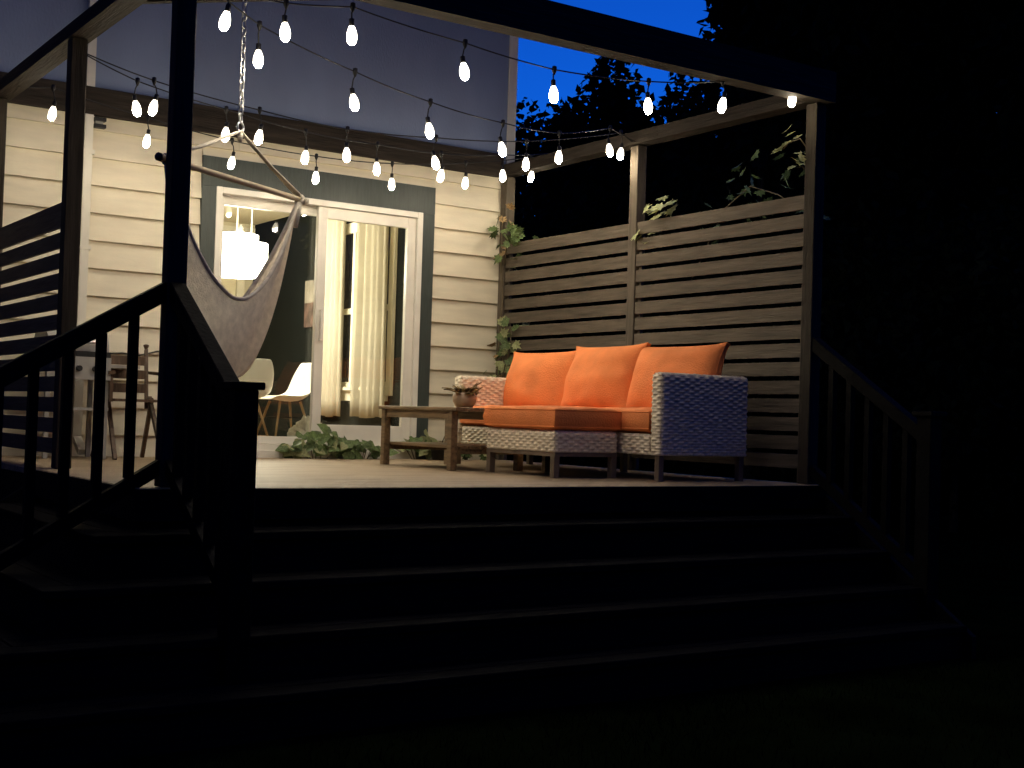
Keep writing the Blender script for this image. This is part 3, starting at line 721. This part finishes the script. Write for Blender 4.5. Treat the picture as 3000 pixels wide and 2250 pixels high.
for i in range(18):
    th = math.pi*.5*i/17
    for j in range(36):
        a = 2*math.pi*j/36; d = Vector((math.cos(a)*math.cos(th), math.sin(a)*math.cos(th), math.sin(th)))
        r_ = 1 + .35*noise.noise(d*2.3) + .22*abs(noise.noise(d*6)) ; P.append((4.98 + d.x*.16*r_, .72 + d.y*.14*r_, RF + d.z*.19*r_))
F = [(i*36+j, i*36+(j+1) % 36, (i+1)*36+(j+1) % 36, (i+1)*36+j) for i in range(17) for j in range(36)]
bo = build(bagm.add(P, F), 'plastic_bag', 'plastic_bag', None); bo['label'] = 'crumpled pale plastic bag on the floor under the shell chair'; bo['category'] = 'bag'

# ------------------------------------------------------------------ climbing vines and leaves
def leafmesh(name, m, kind):
    if kind == 'maple':
        pts = [(0, 0), (.18, .08), (.42, .02), (.36, .22), (.62, .42), (.34, .46), (.40, .72), (.16, .62), (0, 1.0), (-.16, .62), (-.40, .72), (-.34, .46), (-.62, .42), (-.36, .22), (-.42, .02), (-.18, .08)]
    else:
        pts = [(0, 0), (.2, -.06), (.38, .06), (.42, .28), (.30, .52), (.12, .80), (0, 1.0), (-.12, .80), (-.30, .52), (-.42, .28), (-.38, .06), (-.2, -.06)]
    V = [(x, y, .10*abs(x) - .12*y*y) for x, y in pts] + [(0, .4, -.06)]
    c = len(pts)
    return MB().add(V, [(i, (i+1) % c, c) for i in range(c)]).mesh(name, m, False)
LM = {(k, m): leafmesh('leaf', m, k) for k in ('maple', 'heart') for m in ('leaf', 'leaf_pale', 'leaf_brown')}
def put_leaf(t, p, s, kind, m, face=None):
    o = link('leaf', LM[(kind, m)], t, Vector(p) - Vector(t.location))
    if face is None: face = (random.uniform(-.8, .8), random.uniform(-.8, .8), random.uniform(.2, 1))
    zax = Vector(face).normalized(); q = zax.to_track_quat('Z', 'Y'); q = q @ Matrix.Rotation(random.uniform(0, 6.28), 3, 'Z').to_quaternion()
    o.rotation_mode = 'QUATERNION'; o.rotation_quaternion = q; o.scale = (s, s, s)
def vine(label, path, leaves, loc, kind='maple', m=('leaf',), s=(.07, .11), spread=.07, face=None):
    t = thing('climbing_vine', label, 'vine', loc, 'vines growing on the deck posts and wall')
    build(MB().tube(path, [.006]*(len(path)-1)+[.003], 6), 'stem', 'stem', t, True)
    for i in range(leaves):
        k = random.random()*(len(path)-1); j = int(k); p = Vector(path[j]).lerp(Vector(path[min(j+1, len(path)-1)]), k-j)
        p += Vector((random.gauss(0, spread), random.gauss(0, spread), random.gauss(0, spread)))
        f = None if face is None else Vector(face) + Vector((random.uniform(-.5, .5), random.uniform(-.5, .5), random.uniform(-.3, .6)))
        put_leaf(t, p, random.uniform(*s), kind, random.choice(m), f)
    return t
vine('vine with brownish leaves climbing the house corner beside the screen', [(6.37, -.10, .05), (6.38, -.12, .5), (6.36, -.13, .95), (6.39, -.14, 1.4), (6.36, -.13, 1.9), (6.38, -.12, 2.2)], 34, (6.37, -.1, 0), 'maple', ('leaf', 'leaf_brown', 'leaf_brown'), (.06, .10), .05)
vine('leafy sprig of green vine on the screen just above the first orange cushion', [(6.37, -.18, .62), (6.37, -.25, .85), (6.36, -.34, 1.0), (6.37, -.30, 1.18)], 26, (6.37, -.2, .6), 'maple', ('leaf', 'leaf', 'leaf_pale'), (.07, .11), .055, (-1, -.5, .3))
vine('green vine leaves where the screen top meets the house corner', [(6.38, -.16, 1.70), (6.37, -.22, 1.9), (6.36, -.30, 1.98), (6.37, -.42, 1.95)], 24, (6.37, -.2, 1.7), 'maple', ('leaf',), (.07, .11), .055)
vine('bright pale maple-like leaves on top of the screen beside the middle post', [(6.50, -1.98, 1.75), (6.46, -2.06, 1.88), (6.42, -2.14, 1.95), (6.42, -2.26, 1.99)], 15, (6.5, -1.98, 1.75), 'maple', ('leaf_pale',), (.09, .13), .05, (-.8, .1, .9))
vine('small pale leaf sprig poking out from the front corner post', [(6.47, -3.63, 2.18), (6.40, -3.60, 2.27), (6.34, -3.56, 2.24), (6.32, -3.53, 2.2)], 9, (6.47, -3.63, 2.18), 'maple', ('leaf_pale',), (.07, .11), .035, (-.6, .3, .9))
vine('second dim leaf sprig low on the front corner post', [(6.48, -3.63, 2.02), (6.43, -3.60, 2.09), (6.40, -3.58, 2.08)], 5, (6.48, -3.63, 2.02), 'maple', ('leaf_pale', 'leaf'), (.06, .09), .02)
vine('loose vine foliage spilling over the screen top behind the sofa', [(6.62, -2.3, 1.4), (6.68, -2.6, 1.95), (6.74, -2.8, 2.1), (6.72, -3.1, 2.0), (6.66, -3.3, 1.9)], 55, (6.62, -2.3, 1.4), 'maple', ('leaf',), (.06, .10), .12)
def clump(label, cx_, cy_, w, d, h_, n, kind, m, s):
    t = thing('leafy_plant', label, 'plant', (cx_, cy_, .002), 'plants growing along the house wall on the deck')
    for i in range(n):
        a = random.uniform(-1, 1); b_ = random.uniform(-1, 1)
        hh = h_*(1-.75*a*a)*random.uniform(.15, 1)
        p = (cx_ + a*w/2, cy_ + b_*d/2, .03 + hh)
        put_leaf(t, p, random.uniform(*s), kind, random.choice(m), (random.uniform(-.9, .5), random.uniform(-1.2, -.2), random.uniform(.2, 1)))
    for i in range(7):
        a = random.uniform(-.8, .8); q = Vector((cx_ + a*w*.2, cy_, .003)); e = Vector((cx_ + a*w*.5, cy_ + random.uniform(-.5, .5)*d, h_*(.9-.6*abs(a))))
        build(MB().tube([q, q.lerp(e, .5) + Vector((0, 0, .03)), e], [.004, .003, .002], 5), 'stem', 'stem', t)
    
clump('bushy green ivy clump on the deck in front of the sliding panel', 4.66, -.16, .56, .16, .20, 72, 'heart', ('leaf', 'leaf', 'leaf_pale'), (.07, .12))
clump('low trailing ivy on the deck left of the table leg', 5.06, -.15, .48, .14, .11, 42, 'heart', ('leaf',), (.06, .10))
clump('sparse ivy at the right foot of the patio door behind the table', 5.60, -.13, .42, .12, .20, 34, 'heart', ('leaf', 'leaf_pale'), (.06, .12))
clump('withered pale leaves under the table shelf by the wall', 6.02, -.16, .45, .14, .10, 32, 'maple', ('leaf_pale', 'leaf_brown', 'leaf'), (.06, .10))
sp = thing('dry_stalk', 'single arching dry stalk against the siding right of the door', 'plant stalk', (5.86, -.08, .0))
build(MB().tube([(5.83, -.08, .003), (5.86, -.085, .16), (5.91, -.09, .27), (5.98, -.095, .335), (6.06, -.10, .355)], [.007, .006, .005, .005, .004], 6), 'stalk', 'stem', sp, True)
bp_ = thing('plant_pot', 'small dark plant pot by the wall under the table', 'plant pot', (5.72, -.26, 0))
build(MB().lathe([(.055, .003), (.075, .11), (.082, .112), (.082, .13), (.07, .13), (.066, .10)], (5.72, -.26, 0), 18), 'pot', 'black_plastic', bp_, True)
build(MB().lathe([(.001, .101), (.067, .10)], (5.72, -.26, 0), 18, False), 'soil', 'stem', bp_)

# ------------------------------------------------------------------ trees and shrubs
def tree(name, label, cat, base, height, crown_c, crown_r, nleaf, lsize, m, seed, trunk_r=.16, nl=26, group=None, clump_r=.34, low=0.0):
    g = np.random.default_rng(seed); t = thing(name, label, cat, base, group)
    B = Vector(base); Cc = Vector(crown_c)
    tr = MB(); top = Vector((Cc.x, Cc.y, Cc.z + crown_r[2]*.35))
    pts = [B + (top-B)*s + Vector((.12*math.sin(s*5+seed), .12*math.cos(s*4+seed), 0))*s*trunk_r*5 for s in np.linspace(0, 1, 7)]
    tr.tube(pts, [trunk_r*(1-.85*s) for s in np.linspace(0, 1, 7)], 9)
    tips = []
    for i in range(nl):
        d = g.normal(size=3); d /= np.linalg.norm(d)
        rr = g.uniform(.45, .98)
        e = Cc + Vector((d[0]*crown_r[0], d[1]*crown_r[1], d[2]*crown_r[2]))*rr
        s = g.uniform(.3, .85); a = pts[0].lerp(pts[-1], s)
        if i < nl*.8:
            mid = a.lerp(e, .5) + Vector((0, 0, .12*(e-a).length))
            tr.tube([a, mid, e], [trunk_r*.32*(1-s*.6), trunk_r*.18, trunk_r*.05], 5)
        tips.append(np.array(e))
    build(tr, 'trunk', 'bark', t, True)
    tips = np.array(tips); N = nleaf
    ci = g.integers(0, len(tips), N); R_ = np.array(crown_r)*clump_r
    off = g.normal(size=(N, 3)); off /= np.linalg.norm(off, axis=1, keepdims=True); off *= g.uniform(0, 1, (N, 1))**.45
    P = tips[ci] + off*R_
    P[:, 2] = np.maximum(P[:, 2], B.z + .05 + low)
    nrm = g.normal(size=(N, 3)) + np.array([0, 0, .8]); nrm /= np.linalg.norm(nrm, axis=1, keepdims=True)
    tv = np.cross(nrm, g.normal(size=(N, 3))); tv /= np.linalg.norm(tv, axis=1, keepdims=True); bv = np.cross(nrm, tv)
    L = (lsize*g.uniform(.6, 1.3, N))[:, None]
    V = np.stack([P - tv*L*.5, P + bv*L*.28 + nrm*L*.06, P + tv*L*.5, P - bv*L*.28 + nrm*L*.06], 1).reshape(-1, 3) - np.array(base)
    me = bpy.data.meshes.new('crown'); me.from_pydata(V.tolist(), [], np.arange(4*N).reshape(-1, 4).tolist()); me.materials.append(MATS[m])
    link('crown', me, t)
    return t
def at(px, py, dist):
    d = ray(px, py); h_ = math.hypot(d.x, d.y); return CAM + d*(dist/h_)
TG = 'trees and shrubs behind the deck'
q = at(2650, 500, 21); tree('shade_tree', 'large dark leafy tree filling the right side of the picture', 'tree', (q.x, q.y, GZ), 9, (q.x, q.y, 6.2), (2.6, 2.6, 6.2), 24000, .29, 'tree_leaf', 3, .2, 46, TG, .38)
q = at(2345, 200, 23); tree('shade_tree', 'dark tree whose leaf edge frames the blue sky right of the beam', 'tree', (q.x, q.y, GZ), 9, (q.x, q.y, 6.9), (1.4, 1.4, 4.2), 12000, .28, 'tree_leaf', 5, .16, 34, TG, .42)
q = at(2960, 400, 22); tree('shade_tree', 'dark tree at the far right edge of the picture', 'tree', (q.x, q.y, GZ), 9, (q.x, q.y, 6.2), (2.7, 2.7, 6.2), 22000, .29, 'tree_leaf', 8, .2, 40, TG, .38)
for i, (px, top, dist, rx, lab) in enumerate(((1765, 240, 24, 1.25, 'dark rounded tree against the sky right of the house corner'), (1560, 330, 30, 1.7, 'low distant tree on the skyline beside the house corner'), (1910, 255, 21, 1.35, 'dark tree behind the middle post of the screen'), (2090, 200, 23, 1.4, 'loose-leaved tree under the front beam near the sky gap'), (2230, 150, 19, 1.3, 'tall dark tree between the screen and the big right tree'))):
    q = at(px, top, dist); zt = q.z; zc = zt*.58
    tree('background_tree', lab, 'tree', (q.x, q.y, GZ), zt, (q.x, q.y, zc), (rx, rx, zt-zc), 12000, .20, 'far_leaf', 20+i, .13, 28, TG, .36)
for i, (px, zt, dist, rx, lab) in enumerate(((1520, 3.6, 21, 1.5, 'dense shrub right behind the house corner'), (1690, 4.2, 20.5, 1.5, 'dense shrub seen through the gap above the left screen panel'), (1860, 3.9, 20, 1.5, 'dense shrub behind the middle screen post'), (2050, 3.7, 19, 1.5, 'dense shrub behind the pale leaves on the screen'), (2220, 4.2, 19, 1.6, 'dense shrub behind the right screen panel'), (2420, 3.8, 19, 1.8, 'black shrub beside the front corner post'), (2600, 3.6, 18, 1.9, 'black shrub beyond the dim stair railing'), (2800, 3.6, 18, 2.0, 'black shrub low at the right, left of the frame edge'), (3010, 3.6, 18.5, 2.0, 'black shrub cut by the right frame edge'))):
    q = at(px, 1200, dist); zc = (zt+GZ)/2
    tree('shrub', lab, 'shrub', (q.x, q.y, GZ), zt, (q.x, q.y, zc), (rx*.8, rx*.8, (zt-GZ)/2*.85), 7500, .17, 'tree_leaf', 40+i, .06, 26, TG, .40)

def hedge():
    g = np.random.default_rng(99); t = thing('hedge', 'long black hedge along the back of the garden', 'hedge', (15, 6, GZ))
    A = np.array([9.5, 16.0]); Bq = np.array([24.0, -6.0]); N = 26000
    u = g.uniform(0, 1, N); c = A + (Bq-A)*u[:, None]; nrm2 = np.array([.835, .55])
    d = g.normal(0, .45, N); P = np.stack([c[:, 0]+nrm2[0]*d, c[:, 1]+nrm2[1]*d, GZ + .02 + g.uniform(0, 1, N)**.8*(2.3 + .5*np.sin(u*37) + .3*np.sin(u*91))], 1)
    nn = g.normal(size=(N, 3)); nn /= np.linalg.norm(nn, axis=1, keepdims=True); tv = np.cross(nn, g.normal(size=(N, 3))); tv /= np.linalg.norm(tv, axis=1, keepdims=True); bv = np.cross(nn, tv); L = .3
    V = np.stack([P - tv*L*.5, P + bv*L*.3, P + tv*L*.5, P - bv*L*.3], 1).reshape(-1, 3) - np.array([15, 6, GZ])
    me = bpy.data.meshes.new('foliage'); me.from_pydata(V.tolist(), [], np.arange(4*N).reshape(-1, 4).tolist()); me.materials.append(MATS['tree_leaf']); link('foliage', me, t)
    for i in range(14):
        q = A + (Bq-A)*(i+.5)/14
        build(MB().tube([(q[0], q[1], GZ-.05), (q[0]+.1, q[1], GZ+.8), (q[0]-.1, q[1]+.1, GZ+1.8)], [.05, .04, .015], 6), 'stem', 'bark', t, True)
hedge()
